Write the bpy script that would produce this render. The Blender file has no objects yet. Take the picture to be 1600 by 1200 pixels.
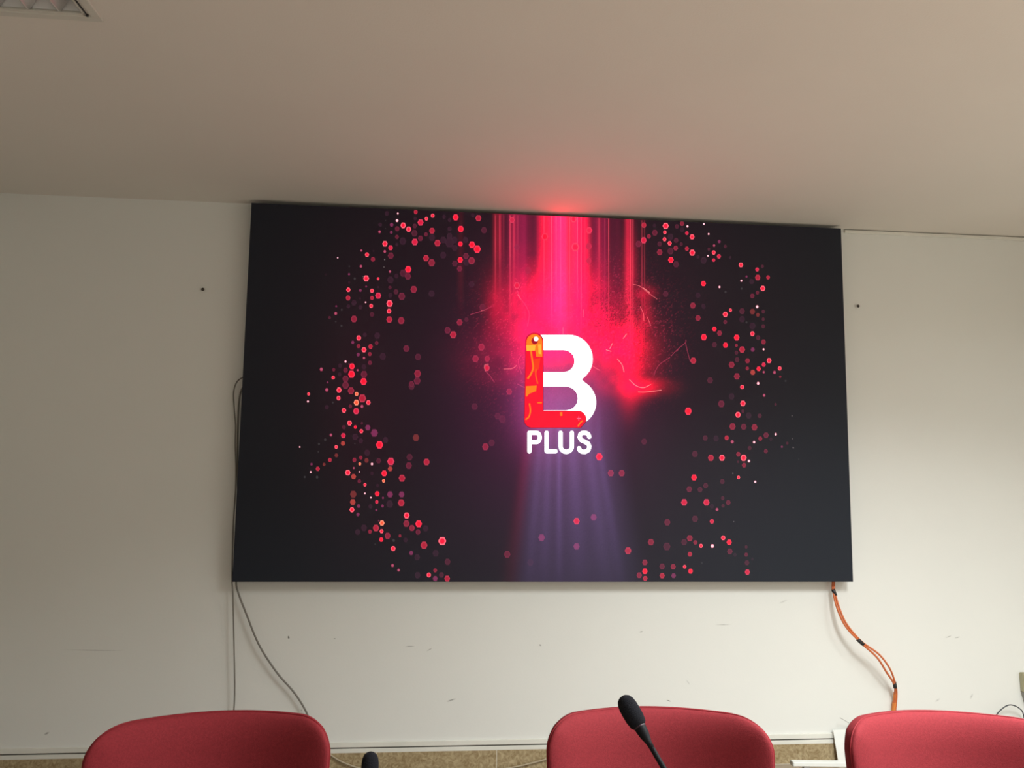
import bpy, bmesh, math, random
import numpy as np
from mathutils import Vector, Matrix
from mathutils.geometry import tessellate_polygon

random.seed(7)
rng = np.random.default_rng(11)
S = bpy.context.scene
COL = S.collection

# ------------------------------------------------------------------ camera
# world: the screen wall is the plane Y = 0, the room lies at Y < 0, floor Z = 0
F = 1240.0
CAM = np.array([-0.6167, -4.184, 1.4907])
YAW, PITCH, ROLL = -0.09412, 0.11144, -0.01282
def _rot(y, p, r):
    cy, sy, cp, sp, cr, sr = math.cos(y), math.sin(y), math.cos(p), math.sin(p), math.cos(r), math.sin(r)
    Rz = np.array([[cy, -sy, 0], [sy, cy, 0], [0, 0, 1]])
    Rx = np.array([[1, 0, 0], [0, cp, -sp], [0, sp, cp]])
    Ry = np.array([[cr, 0, sr], [0, 1, 0], [-sr, 0, cr]])
    return Rz @ Rx @ Ry
R = _rot(YAW, PITCH, ROLL)
cam_data = bpy.data.cameras.new('camera')
cam_data.sensor_fit = 'HORIZONTAL'
cam_data.sensor_width = 36.0
cam_data.lens = F / 1600.0 * 36.0
cam_data.clip_start = 0.02
cam = bpy.data.objects.new('camera', cam_data)
COL.objects.link(cam)
M4 = Matrix.Identity(4)
right, fwd, up = R[:, 0], R[:, 1], R[:, 2]
for i in range(3):
    M4[i][0], M4[i][1], M4[i][2], M4[i][3] = right[i], up[i], -fwd[i], CAM[i]
cam.matrix_world = M4
S.camera = cam

# ------------------------------------------------------------------ world, exposure, room light levels
world = bpy.data.worlds.new('world'); S.world = world
world.use_nodes = True
world.node_tree.nodes['Background'].inputs[0].default_value = (0.02, 0.02, 0.02, 1)
S.view_settings.view_transform = 'Standard'
S.view_settings.look = 'None'
S.view_settings.gamma = 1.0
S.view_settings.use_curve_mapping = False
S.view_settings.exposure = 0.05
LAMP_COLOR = (0.95, 1.0, 1.0)
LAMPS = {'near': (110.0, 138.0), 'corner': (29.0, 160.0), 'rear': (120.0, 146.0)}   # watts, spread of the louvre in degrees
SCREEN_GAIN = 1.0

# ------------------------------------------------------------------ geometry helpers
def ray(x, y):
    return R @ np.array([(x - 800) / F, 1.0, -(y - 600) / F])
def at(x, y, Y):
    """the point on the plane Y = const that a measured photo position stands for"""
    v = ray(x, y); p = CAM + v * ((Y - CAM[1]) / v[1])
    return Vector((float(p[0]), float(p[1]), float(p[2])))
def project(P):
    d = (np.asarray(P) - CAM) @ R
    return 800 + F * d[..., 0] / d[..., 1], 600 - F * d[..., 2] / d[..., 1]

def s2l(c):
    return tuple(((v / 255.0) / 12.92 if v / 255.0 <= 0.04045 else ((v / 255.0 + 0.055) / 1.055) ** 2.4) for v in c)

def mesh_obj(name, verts, faces, mat=None, parent=None, smooth=False):
    me = bpy.data.meshes.new(name)
    me.from_pydata([tuple(v) for v in verts], [], faces)
    me.update()
    if smooth:
        me.polygons.foreach_set('use_smooth', [True] * len(me.polygons))
    o = bpy.data.objects.new(name, me); COL.objects.link(o)
    if mat: me.materials.append(mat)
    if parent: o.parent = parent
    return o
def bm_obj(name, bm, mat=None, parent=None, smooth=False):
    bmesh.ops.recalc_face_normals(bm, faces=bm.faces)
    me = bpy.data.meshes.new(name); bm.to_mesh(me); bm.free()
    if smooth:
        me.polygons.foreach_set('use_smooth', [True] * len(me.polygons))
    o = bpy.data.objects.new(name, me); COL.objects.link(o)
    if mat: me.materials.append(mat)
    if parent: o.parent = parent
    return o
def add_box(bm, x0, x1, y0, y1, z0, z1, bevel=0.0, segs=2):
    vs = [bm.verts.new(p) for p in ((x0, y0, z0), (x1, y0, z0), (x1, y1, z0), (x0, y1, z0), (x0, y0, z1), (x1, y0, z1), (x1, y1, z1), (x0, y1, z1))]
    fs = [bm.faces.new([vs[i] for i in f]) for f in ((3, 2, 1, 0), (4, 5, 6, 7), (0, 1, 5, 4), (1, 2, 6, 5), (2, 3, 7, 6), (3, 0, 4, 7))]
    if bevel > 0:
        es = list({e for f in fs for e in f.edges})
        bmesh.ops.bevel(bm, geom=es, offset=bevel, segments=segs, affect='EDGES', profile=0.5)
def box_obj(name, dims, mat, parent=None, bevel=0.0, segs=2):
    bm = bmesh.new(); add_box(bm, *dims, bevel=bevel, segs=segs)
    return bm_obj(name, bm, mat, parent)
def catmull(pts, n=8):
    pts = [Vector(p) for p in pts]
    if len(pts) < 3: 
        return [pts[0].lerp(pts[-1], i / n) for i in range(n + 1)]
    P = [pts[0] * 2 - pts[1]] + pts + [pts[-1] * 2 - pts[-2]]
    out = []
    for i in range(1, len(P) - 2):
        a, b, c, d = P[i - 1], P[i], P[i + 1], P[i + 2]
        for k in range(n):
            t = k / n
            out.append(0.5 * ((2 * b) + (c - a) * t + (2 * a - 5 * b + 4 * c - d) * t * t + (3 * b - a - 3 * c + d) * t ** 3))
    out.append(pts[-1])
    return out
def add_tube(bm, pts, rad, n=10, cap=True):
    pts = [Vector(p) for p in pts]
    rads = rad if isinstance(rad, (list, tuple)) else [rad] * len(pts)
    rings = []; prev = None
    for i, p in enumerate(pts):
        t = (pts[min(i + 1, len(pts) - 1)] - pts[max(i - 1, 0)]).normalized()
        if prev is None:
            a = Vector((0, 0, 1)) if abs(t.z) < 0.9 else Vector((1, 0, 0))
            u = t.cross(a).normalized()
        else:
            u = (prev - t * prev.dot(t)).normalized()
        prev = u; w = t.cross(u)
        rings.append([bm.verts.new(p + (u * math.cos(2 * math.pi * k / n) + w * math.sin(2 * math.pi * k / n)) * rads[i]) for k in range(n)])
    for a, b in zip(rings, rings[1:]):
        for k in range(n):
            bm.faces.new((a[k], a[(k + 1) % n], b[(k + 1) % n], b[k]))
    if cap:
        bm.faces.new(rings[0][::-1]); bm.faces.new(rings[-1])
def tube_obj(name, pts, rad, mat, parent=None, n=10, smoothpts=8):
    bm = bmesh.new(); add_tube(bm, catmull(pts, smoothpts) if smoothpts else pts, rad, n)
    return bm_obj(name, bm, mat, parent, smooth=True)
def add_lathe(bm, prof, origin=(0, 0, 0), axis=(0, 0, 1), n=20):
    ax = Vector(axis).normalized(); a = Vector((1, 0, 0)) if abs(ax.x) < 0.9 else Vector((0, 1, 0))
    u = ax.cross(a).normalized(); w = ax.cross(u); o = Vector(origin)
    rings = []
    for r, h in prof:
        rings.append([bm.verts.new(o + ax * h + (u * math.cos(2 * math.pi * k / n) + w * math.sin(2 * math.pi * k / n)) * max(r, 1e-5)) for k in range(n)])
    for A, B in zip(rings, rings[1:]):
        for k in range(n):
            bm.faces.new((A[k], A[(k + 1) % n], B[(k + 1) % n], B[k]))
    bm.faces.new(rings[0][::-1]); bm.faces.new(rings[-1])
def empty(name, loc=(0, 0, 0), rz=0.0):
    o = bpy.data.objects.new(name, None); COL.objects.link(o)
    o.location = loc; o.rotation_euler = (0, 0, rz); o.empty_display_size = 0.1
    return o
def tag(o, label, cat, group=None):
    o['label'] = label; o['category'] = cat
    if group: o['group'] = group
    return o
def struct(o):
    o['kind'] = 'structure'; return o
def copy_tree(o, parent=None):
    c = o.copy(); COL.objects.link(c); c.parent = parent
    for ch in [k for k in o.children]:
        copy_tree(ch, c)
    return c

# ------------------------------------------------------------------ materials
def new_mat(name, color, rough=0.6, metallic=0.0, spec=0.5, var=0.0, scale=20.0, bump=0.0, bscale=200.0, detail=4.0):
    m = bpy.data.materials.new(name); m.use_nodes = True
    nt = m.node_tree; b = nt.nodes['Principled BSDF']
    b.inputs['Base Color'].default_value = (*color, 1)
    b.inputs['Roughness'].default_value = rough
    b.inputs['Metallic'].default_value = metallic
    b.inputs['Specular IOR Level'].default_value = spec
    tc = nt.nodes.new('ShaderNodeTexCoord')
    if var > 0:
        n = nt.nodes.new('ShaderNodeTexNoise'); n.inputs['Scale'].default_value = scale; n.inputs['Detail'].default_value = detail
        nt.links.new(tc.outputs['Object'], n.inputs['Vector'])
        r = nt.nodes.new('ShaderNodeValToRGB')
        r.color_ramp.elements[0].position = 0.3; r.color_ramp.elements[1].position = 0.7
        r.color_ramp.elements[0].color = (*[c * (1 - var) for c in color], 1)
        r.color_ramp.elements[1].color = (*[min(1, c * (1 + var)) for c in color], 1)
        nt.links.new(n.outputs['Fac'], r.inputs['Fac']); nt.links.new(r.outputs['Color'], b.inputs['Base Color'])
    if bump > 0:
        n2 = nt.nodes.new('ShaderNodeTexNoise'); n2.inputs['Scale'].default_value = bscale; n2.inputs['Detail'].default_value = 3
        nt.links.new(tc.outputs['Object'], n2.inputs['Vector'])
        bp = nt.nodes.new('ShaderNodeBump'); bp.inputs['Strength'].default_value = bump; bp.inputs['Distance'].default_value = 0.002
        nt.links.new(n2.outputs['Fac'], bp.inputs['Height']); nt.links.new(bp.outputs['Normal'], b.inputs['Normal'])
    return m

WALL = (0.80, 0.80, 0.76)
M_wall = new_mat('wall_paint', WALL, 0.7, spec=0.2, var=0.015, scale=1.2, bump=0.12, bscale=90)
M_wall2 = new_mat('side_wall_paint', WALL, 0.7, spec=0.2, var=0.015, scale=1.2, bump=0.12, bscale=90)
M_ceil = new_mat('ceiling_plaster', (0.76, 0.715, 0.655), 0.85, spec=0.1, var=0.012, scale=2.0, bump=0.2, bscale=160)
M_floor = new_mat('floor_stone', (0.36, 0.30, 0.235), 0.35, var=0.18, scale=9, detail=8)
M_grout = new_mat('grout', (0.72, 0.67, 0.56), 0.9)
M_trim = new_mat('trunking_plastic', (0.78, 0.77, 0.70), 0.45, var=0.05, scale=6)
M_gap = new_mat('dark_gap', (0.10, 0.09, 0.075), 0.9)
M_white = new_mat('white_plastic', (0.82, 0.83, 0.79), 0.4, var=0.02, scale=30)
M_enamel = new_mat('white_enamel', (0.62, 0.60, 0.54), 0.4)
M_alu = new_mat('satin_aluminium', (0.70, 0.67, 0.66), 0.42, metallic=0.7)
M_refl = new_mat('white_reflector', (0.92, 0.92, 0.92), 0.5)
M_black = new_mat('black_plastic', (0.012, 0.012, 0.014), 0.45)
M_foam = new_mat('black_foam', (0.010, 0.010, 0.014), 0.95, spec=0.2, bump=0.8, bscale=900)
M_cab = new_mat('cabinet_black', (0.012, 0.012, 0.014), 0.55)
M_grey = new_mat('grey_cable', (0.19, 0.175, 0.15), 0.5)
M_beigecable = new_mat('beige_cable', (0.42, 0.35, 0.24), 0.6)
M_darkcable = new_mat('dark_cable', (0.07, 0.075, 0.085), 0.5)
M_orange = new_mat('orange_cable', (0.62, 0.15, 0.045), 0.45)
M_orange2 = new_mat('orange_duct', (0.70, 0.22, 0.04), 0.5)
M_beige = new_mat('beige_plastic', (0.40, 0.37, 0.23), 0.5)
M_beigegrey = new_mat('grey_plastic', (0.30, 0.29, 0.26), 0.5)
M_steel = new_mat('steel', (0.55, 0.55, 0.55), 0.3, metallic=1.0)
M_nail = new_mat('rusty_nail', (0.05, 0.04, 0.03), 0.6, metallic=0.3)
M_red = new_mat('red_fabric', (0.225, 0.0195, 0.026), 0.85, spec=0.25, var=0.12, scale=260, bump=0.35, bscale=700)
M_piping = new_mat('red_piping', (0.22, 0.010, 0.016), 0.7, spec=0.3)
M_wood = new_mat('dark_wood', (0.16, 0.075, 0.035), 0.4, var=0.3, scale=6, detail=8)
M_ring = new_mat('light_ring', (0.05, 0.02, 0.03), 0.5)
M_mic = new_mat('mic_black', (0.008, 0.008, 0.010), 0.6, spec=0.15)
M_scuff = None

# marks on the painted wall: short scratches with a place of their own
def wall_marks(m, marks):
    nt = m.node_tree; L = nt.links; b = nt.nodes['Principled BSDF']
    src = b.inputs['Base Color'].links[0].from_socket
    tc = nt.nodes.new('ShaderNodeTexCoord'); sep = nt.nodes.new('ShaderNodeSeparateXYZ')
    L.new(tc.outputs['Object'], sep.inputs[0])
    nz = nt.nodes.new('ShaderNodeTexNoise'); nz.inputs['Scale'].default_value = 160
    L.new(tc.outputs['Object'], nz.inputs['Vector'])
    def math_(op, a, bb=None):
        n = nt.nodes.new('ShaderNodeMath'); n.operation = op
        for i, v in enumerate((a, bb)):
            if v is None: continue
            if isinstance(v, (int, float)): n.inputs[i].default_value = v
            else: L.new(v, n.inputs[i])
        return n.outputs[0]
    total = None
    for (x, z, ln, ang, th, dark) in marks:
        dx = math_('SUBTRACT', sep.outputs[0], x); dz = math_('SUBTRACT', sep.outputs[2], z)
        c, s = math.cos(ang), math.sin(ang)
        u = math_('ADD', math_('MULTIPLY', dx, c / ln), math_('MULTIPLY', dz, s / ln))
        v = math_('ADD', math_('MULTIPLY', dx, -s / th), math_('MULTIPLY', dz, c / th))
        d = math_('SQRT', math_('ADD', math_('MULTIPLY', u, u), math_('MULTIPLY', v, v)))
        f = math_('MULTIPLY', math_('MAXIMUM', math_('SUBTRACT', 1.0, d), 0.0), dark)
        total = f if total is None else math_('MAXIMUM', total, f)
    total = math_('MULTIPLY', total, math_('MULTIPLY', nz.outputs['Fac'], 1.8))
    mix = nt.nodes.new('ShaderNodeMixRGB'); mix.inputs['Color2'].default_value = (0.06, 0.05, 0.04, 1)
    L.new(total, mix.inputs['Fac']); L.new(src, mix.inputs['Color1']); L.new(mix.outputs[0], b.inputs['Base Color'])
mk = []
for (px, py, ln, a, th, dk) in ((451, 996, .006, 0.2, .010, 1.2), (523, 998, .006, 0, .004, .7), (640, 1010, .028, .05, .003, .8),
                                (671, 1015, .018, .5, .003, .7), (844, 1008, .008, -.4, .005, 1.0), (1002, 987, .012, .2, .004, .7),
                                (705, 1094, .026, .3, .005, .8), (1045, 1095, .003, 1.3, .014, 1.3), (1130, 976, .05, 0, .003, .6),
                                (1075, 1066, .02, -.9, .004, .35), (1482, 995, .02, .3, .004, .6), (1496, 996, .018, .2, .004, .6),
                                (73, 1146, .014, .5, .006, .8), (145, 1016, .16, -.02, .002, .7), (471, 1110, .006, .4, .006, .5),
                                (1224, 940, .03, .4, .006, .3), (1518, 1088, .02, 1.0, .007, .35), (1465, 1094, .02, .5, .006, .3)):
    p = at(px, py, 0); mk.append((p.x, p.z, ln, a, th, dk))
wall_marks(M_wall, mk)

# travertine skirting tile
def tile_mat():
    m = new_mat('travertine_tile', (0.36, 0.27, 0.14), 0.3)
    nt = m.node_tree; b = nt.nodes['Principled BSDF']; L = nt.links
    tc = nt.nodes.new('ShaderNodeTexCoord')
    n = nt.nodes.new('ShaderNodeTexNoise'); n.inputs['Scale'].default_value = 28; n.inputs['Detail'].default_value = 9; n.inputs['Distortion'].default_value = 2.5
    geo = nt.nodes.new('ShaderNodeNewGeometry')
    L.new(geo.outputs['Position'], n.inputs['Vector'])
    r = nt.nodes.new('ShaderNodeValToRGB')
    r.color_ramp.elements[0].position = 0.32; r.color_ramp.elements[0].color = (0.26, 0.18, 0.085, 1)
    r.color_ramp.elements[1].position = 0.68; r.color_ramp.elements[1].color = (0.50, 0.40, 0.24, 1)
    L.new(n.outputs['Fac'], r.inputs['Fac']); L.new(r.outputs['Color'], b.inputs['Base Color'])
    return m
M_tile = tile_mat()

# LED face: a matt black surface whose diodes give off the picture
def led_mat():
    m = bpy.data.materials.new('led_face'); m.use_nodes = True
    nt = m.node_tree; b = nt.nodes['Principled BSDF']
    b.inputs['Base Color'].default_value = (0.023, 0.0275, 0.036, 1)
    b.inputs['Roughness'].default_value = 0.55
    b.inputs['Specular IOR Level'].default_value = 0.10
    a = nt.nodes.new('ShaderNodeAttribute'); a.attribute_name = 'picture'
    nt.links.new(a.outputs['Color'], b.inputs['Emission Color'])
    b.inputs['Emission Strength'].default_value = SCREEN_GAIN
    return m
M_led = led_mat()
M_led.cycles.emission_sampling = 'NONE'

# ------------------------------------------------------------------ room shell
XL, XR, YB, ZC = -3.0, 3.4, -7.6, 2.888
bm = bmesh.new(); add_box(bm, XL, XR, YB, 0, -0.1, 0.0); floor = struct(bm_obj('floor', bm, M_floor))
bm = bmesh.new(); add_box(bm, XL - .12, XR + .12, 0, 0.15, -0.1, ZC + .15); wall_back = struct(bm_obj('wall_front', bm, M_wall))
bm = bmesh.new(); add_box(bm, XL - .12, XL, YB, 0, -0.1, ZC + .15); struct(bm_obj('wall_left', bm, M_wall2))
bm = bmesh.new(); add_box(bm, XR, XR + .12, YB, 0, -0.1, ZC + .15); struct(bm_obj('wall_right', bm, M_wall2))
bm = bmesh.new(); add_box(bm, XL - .12, XR + .12, YB - .12, YB, -0.1, ZC + .15); struct(bm_obj('wall_rear', bm, M_wall2))

# ceiling with openings for the recessed fittings
FW, FL = 0.60, 1.20
FIT = [(-1.688 - FW, -1.715 - FL, None), (0.98, -2.20 - FL, 'near'), (2.40, -2.20 - FL, 'corner'), (1.20, -4.8 - FL, 'rear')]
xs = sorted({XL, XR} | {round(f[0], 4) for f in FIT} | {round(f[0] + FW, 4) for f in FIT})
ys = sorted({YB, 0.0} | {round(f[1], 4) for f in FIT} | {round(f[1] + FL, 4) for f in FIT})
verts, faces = [], []
for i in range(len(xs) - 1):
    for j in range(len(ys) - 1):
        cx, cy = (xs[i] + xs[i + 1]) / 2, (ys[j] + ys[j + 1]) / 2
        if any(f[0] < cx < f[0] + FW and f[1] < cy < f[1] + FL for f in FIT): continue
        k = len(verts)
        verts += [(xs[i], ys[j], ZC), (xs[i + 1], ys[j], ZC), (xs[i + 1], ys[j + 1], ZC), (xs[i], ys[j + 1], ZC)]
        faces.append((k + 3, k + 2, k + 1, k))
ceiling = mesh_obj('ceiling', verts, faces, M_ceil)
bm = bmesh.new(); bm.from_mesh(ceiling.data); bmesh.ops.remove_doubles(bm, verts=bm.verts, dist=1e-4)
ext = bmesh.ops.extrude_face_region(bm, geom=list(bm.faces))
bmesh.ops.translate(bm, vec=(0, 0, 0.14), verts=[v for v in ext['geom'] if isinstance(v, bmesh.types.BMVert)])
bmesh.ops.recalc_face_normals(bm, faces=bm.faces); bm.to_mesh(ceiling.data); bm.free()
struct(ceiling)

# tiled skirting under the screen wall
sk = struct(box_obj('baseboard_front', (XL, XR, -0.0112, 0.0, 0.0, 0.099), M_grout))
jx = at(776, 1185, -0.012).x
tw = 0.60
k0 = math.floor((XL - jx) / tw)
tile_me = {}
x = jx + k0 * tw
while x < XR:
    a, b_ = max(x + 0.0009, XL), min(x + tw - 0.0009, XR)
    key = round(b_ - a, 4)
    if b_ - a > 0.02:
        if key not in tile_me:
            bm = bmesh.new(); add_box(bm, 0, b_ - a, -0.012, -0.005, 0.001, 0.099, bevel=0.0015, segs=1)
            bmesh.ops.recalc_face_normals(bm, faces=bm.faces)
            me = bpy.data.meshes.new('tile'); bm.to_mesh(me); bm.free(); me.materials.append(M_tile); tile_me[key] = me
        t = bpy.data.objects.new('tile', tile_me[key]); COL.objects.link(t); t.location = (a, 0, 0); t.parent = sk
    x += tw
# plastic trunking with an open slot above the tiles
tr = struct(empty('trim_1', (0, 0, 0.10)))
tr.location = (0, 0, 0)
box_obj('lower_strip', (XL, XR, -0.011, 0.0, 0.099, 0.1175), M_trim, tr, bevel=0.001, segs=1)
box_obj('slot', (XL, XR, -0.003, 0.0, 0.1175, 0.1245), M_gap, tr)
box_obj('upper_strip', (XL, XR, -0.010, 0.0, 0.1245, 0.148), M_trim, tr, bevel=0.001, segs=1)
# thin strip under the ceiling, right of the screen
ct = struct(box_obj('trim_2', (1.66, XR, -0.014, 0.0, ZC - 0.022, ZC - 0.005), M_trim, None, bevel=0.002, segs=1))

# ------------------------------------------------------------------ ceiling fittings
def fitting_proto():
    t = empty('ceiling_light')
    fr = 0.028
    bm = bmesh.new()
    z0, z1 = -0.006, 0.012
    add_box(bm, 0, FW, FL - fr, FL, z0, z1, 0.002, 1)
    add_box(bm, 0, FW, 0, fr, z0, z1, 0.002, 1)
    add_box(bm, 0, fr, fr, FL - fr, z0, z1, 0.002, 1)
    add_box(bm, FW - fr, FW, fr, FL - fr, z0, z1, 0.002, 1)
    bm_obj('frame', bm, M_enamel, t)
    bm = bmesh.new()
    g = 0.010
    add_box(bm, FW - fr - g, FW - fr - g + 0.004, fr + .02, FL - fr - .012, -0.007, -0.004)
    add_box(bm, fr + g - .004, fr + g, fr + .02, FL - fr - .012, -0.007, -0.004)
    bm_obj('slot', bm, M_black, t)
    # housing: open box above the louvre
    i = fr - 0.002; h = 0.085
    v = [(i, i, 0), (FW - i, i, 0), (FW - i, FL - i, 0), (i, FL - i, 0), (i + .02, i, h), (FW - i - .02, i, h), (FW - i - .02, FL - i, h), (i + .02, FL - i, h)]
    mesh_obj('housing', v, [(4, 5, 6, 7), (0, 1, 5, 4), (1, 2, 6, 5), (2, 3, 7, 6), (3, 0, 4, 7)], M_refl, t)
    # inner louvre side rails
    bm = bmesh.new()
    add_box(bm, FW - fr - 0.020, FW - fr + .002, fr, FL - fr, -0.004, 0.0)
    add_box(bm, fr - .002, fr + 0.020, fr, FL - fr, -0.004, 0.0)
    add_box(bm, fr, FW - fr, FL - fr - 0.012, FL - fr + .002, -0.004, 0.0)
    add_box(bm, fr, FW - fr, fr - .002, fr + 0.012, -0.004, 0.0)
    bm_obj('louvre_frame', bm, M_enamel, t)
    me = None
    n = 6; pitch = (FW - 2 * fr) / n
    for k in range(n - 1):
        xc = fr + pitch * (k + 1)
        if me is None:
            vv = []
            for yy in (fr + .004, FL - fr - .004):
                vv += [(-0.002, yy, 0.0), (0.002, yy, 0.0), (0.021, yy, 0.040), (0.015, yy, 0.040), (0, yy, 0.012), (-0.015, yy, 0.040), (-0.021, yy, 0.040)]
            ff = [(k2, (k2 + 1) % 7, 7 + (k2 + 1) % 7, 7 + k2) for k2 in range(7)] + [(6, 5, 4, 3, 2, 1, 0), (7, 8, 9, 10, 11, 12, 13)]
            o = mesh_obj('louvre_blade', vv, ff, M_alu, t); me = o.data
        else:
            o = bpy.data.objects.new('louvre_blade', me); COL.objects.link(o); o.parent = t
        o.location = (xc, 0, 0)
    bm = bmesh.new(); add_lathe(bm, [(0.0045, -0.010), (0.0045, -0.004)], (FW - fr - .007, FL - fr - .010, 0), n=12)
    bm_obj('latch', bm, M_black, t)
    for xx in (0.2, 0.4):
        bm = bmesh.new(); add_lathe(bm, [(0.010, fr + .05), (0.013, fr + .06), (0.013, FL - fr - .06), (0.010, FL - fr - .05)], (xx, 0, 0.068), axis=(0, 1, 0), n=12)
        bm_obj('fluorescent_tube', bm, M_refl, t, smooth=True)
    return t
proto = fitting_proto()
FLAB = ['unlit recessed louvre ceiling light, its corner showing at the upper left of the ceiling',
        'lit recessed louvre ceiling light in front of the right end of the screen',
        'lit recessed louvre ceiling light beside the right-hand wall',
        'lit recessed louvre ceiling light at the rear of the room']
for i, (fx, fy, on) in enumerate(FIT):
    o = proto if i == 0 else copy_tree(proto)
    o.location = (fx, fy, ZC)
    tag(o, FLAB[i], 'ceiling light', 'recessed louvre ceiling lights')
    if on:
        ld = bpy.data.lights.new('lamp_glow', 'AREA'); ld.shape = 'RECTANGLE'; ld.size = FW - .09; ld.size_y = FL - .09
        ld.energy = LAMPS[on][0]; ld.color = LAMP_COLOR; ld.spread = math.radians(LAMPS[on][1])
        lo = bpy.data.objects.new('lamp_glow', ld); COL.objects.link(lo)
        lo.location = (FW / 2, FL / 2, -0.008); lo.parent = o

# ------------------------------------------------------------------ LED video wall
SW, SH, SZ, SY = 3.20, 1.9265, 0.94, -0.08          # width, height, bottom edge, front face
led = empty('led_video_wall', (0, 0, SZ))
tag(led, 'large black wall-mounted LED screen showing a red B PLUS logo', 'screen')
box_obj('cabinet', (-SW / 2, SW / 2, SY + 0.0035, -0.030, 0, SH), M_cab, led)
for xx in (-1.2, 0.0, 1.2):
    box_obj('mounting_bracket', (xx - .03, xx + .03, -0.030, 0.0, 0.25, SH - .25), M_steel, led)

def lin(c, g=1.0):
    return np.array(s2l(c)) * g
NX, NZ = 660, 396
gx = np.linspace(-SW / 2, SW / 2, NX + 1); gz = np.linspace(0, SH, NZ + 1)
GX, GZ = np.meshgrid(gx, gz)
P3 = np.stack([GX, np.full_like(GX, SY), GZ + SZ], -1)
PX, PY = project(P3)

def gauss(x, y, cx, cy, sx, sy):
    return np.exp(-0.5 * ((x - cx) / sx) ** 2 - 0.5 * ((y - cy) / sy) ** 2)
def smooth(a, b, t):
    t = np.clip((t - a) / (b - a), 0, 1); return t * t * (3 - 2 * t)
_nz = {}
def vnoise(x, y, s, seed):
    """smooth value noise in picture space"""
    if seed not in _nz: _nz[seed] = np.random.default_rng(seed).random((256, 256))
    T = _nz[seed]; x = x / s; y = y / s
    xi = np.floor(x).astype(int); yi = np.floor(y).astype(int); fx = x - xi; fy = y - yi
    fx = fx * fx * (3 - 2 * fx); fy = fy * fy * (3 - 2 * fy)
    g = lambda a, b: T[a % 256, b % 256]
    return (g(xi, yi) * (1 - fx) + g(xi + 1, yi) * fx) * (1 - fy) + (g(xi, yi + 1) * (1 - fx) + g(xi + 1, yi + 1) * fx) * fy

STREAKS = ((774, 2.4, .40, 440, 500), (781, 2.0, .46, 400, 500), (787, 1.4, .18, 380, 460), (797, 1.6, .55, 470, 520), (803, 2.4, .30, 430, 500), (809, 1.2, .2, 400, 470),
                               (843, 3, .30, 420, 520), (850, 1.4, .5, 440, 520), (856, 4, .75, 430, 520), (862, 1.2, .9, 470, 540), (869, 2, .5, 430, 520), (876, 1.2, .6, 450, 520), (884, 3, .35, 430, 520),
                               (890, 1.2, .6, 440, 520), (898, 4, .8, 400, 500), (902, 1.3, 1.0, 420, 500), (908, 1.2, .8, 470, 540), (914, 1.5, .3, 420, 500), (921, 3.5, .42, 380, 480), (936, 2.5, .42, 380, 500),
                               (945, 1.5, .2, 400, 520), (951, 1.3, .6, 440, 540), (981, 3, .75, 470, 560), (985, 1.2, .6, 470, 560), (989, 1.2, .6, 470, 560), (1003, 1.4, .32, 430, 560), (1007, 1.2, .26, 430, 560), (720, 3, .05, 420, 520))
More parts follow.
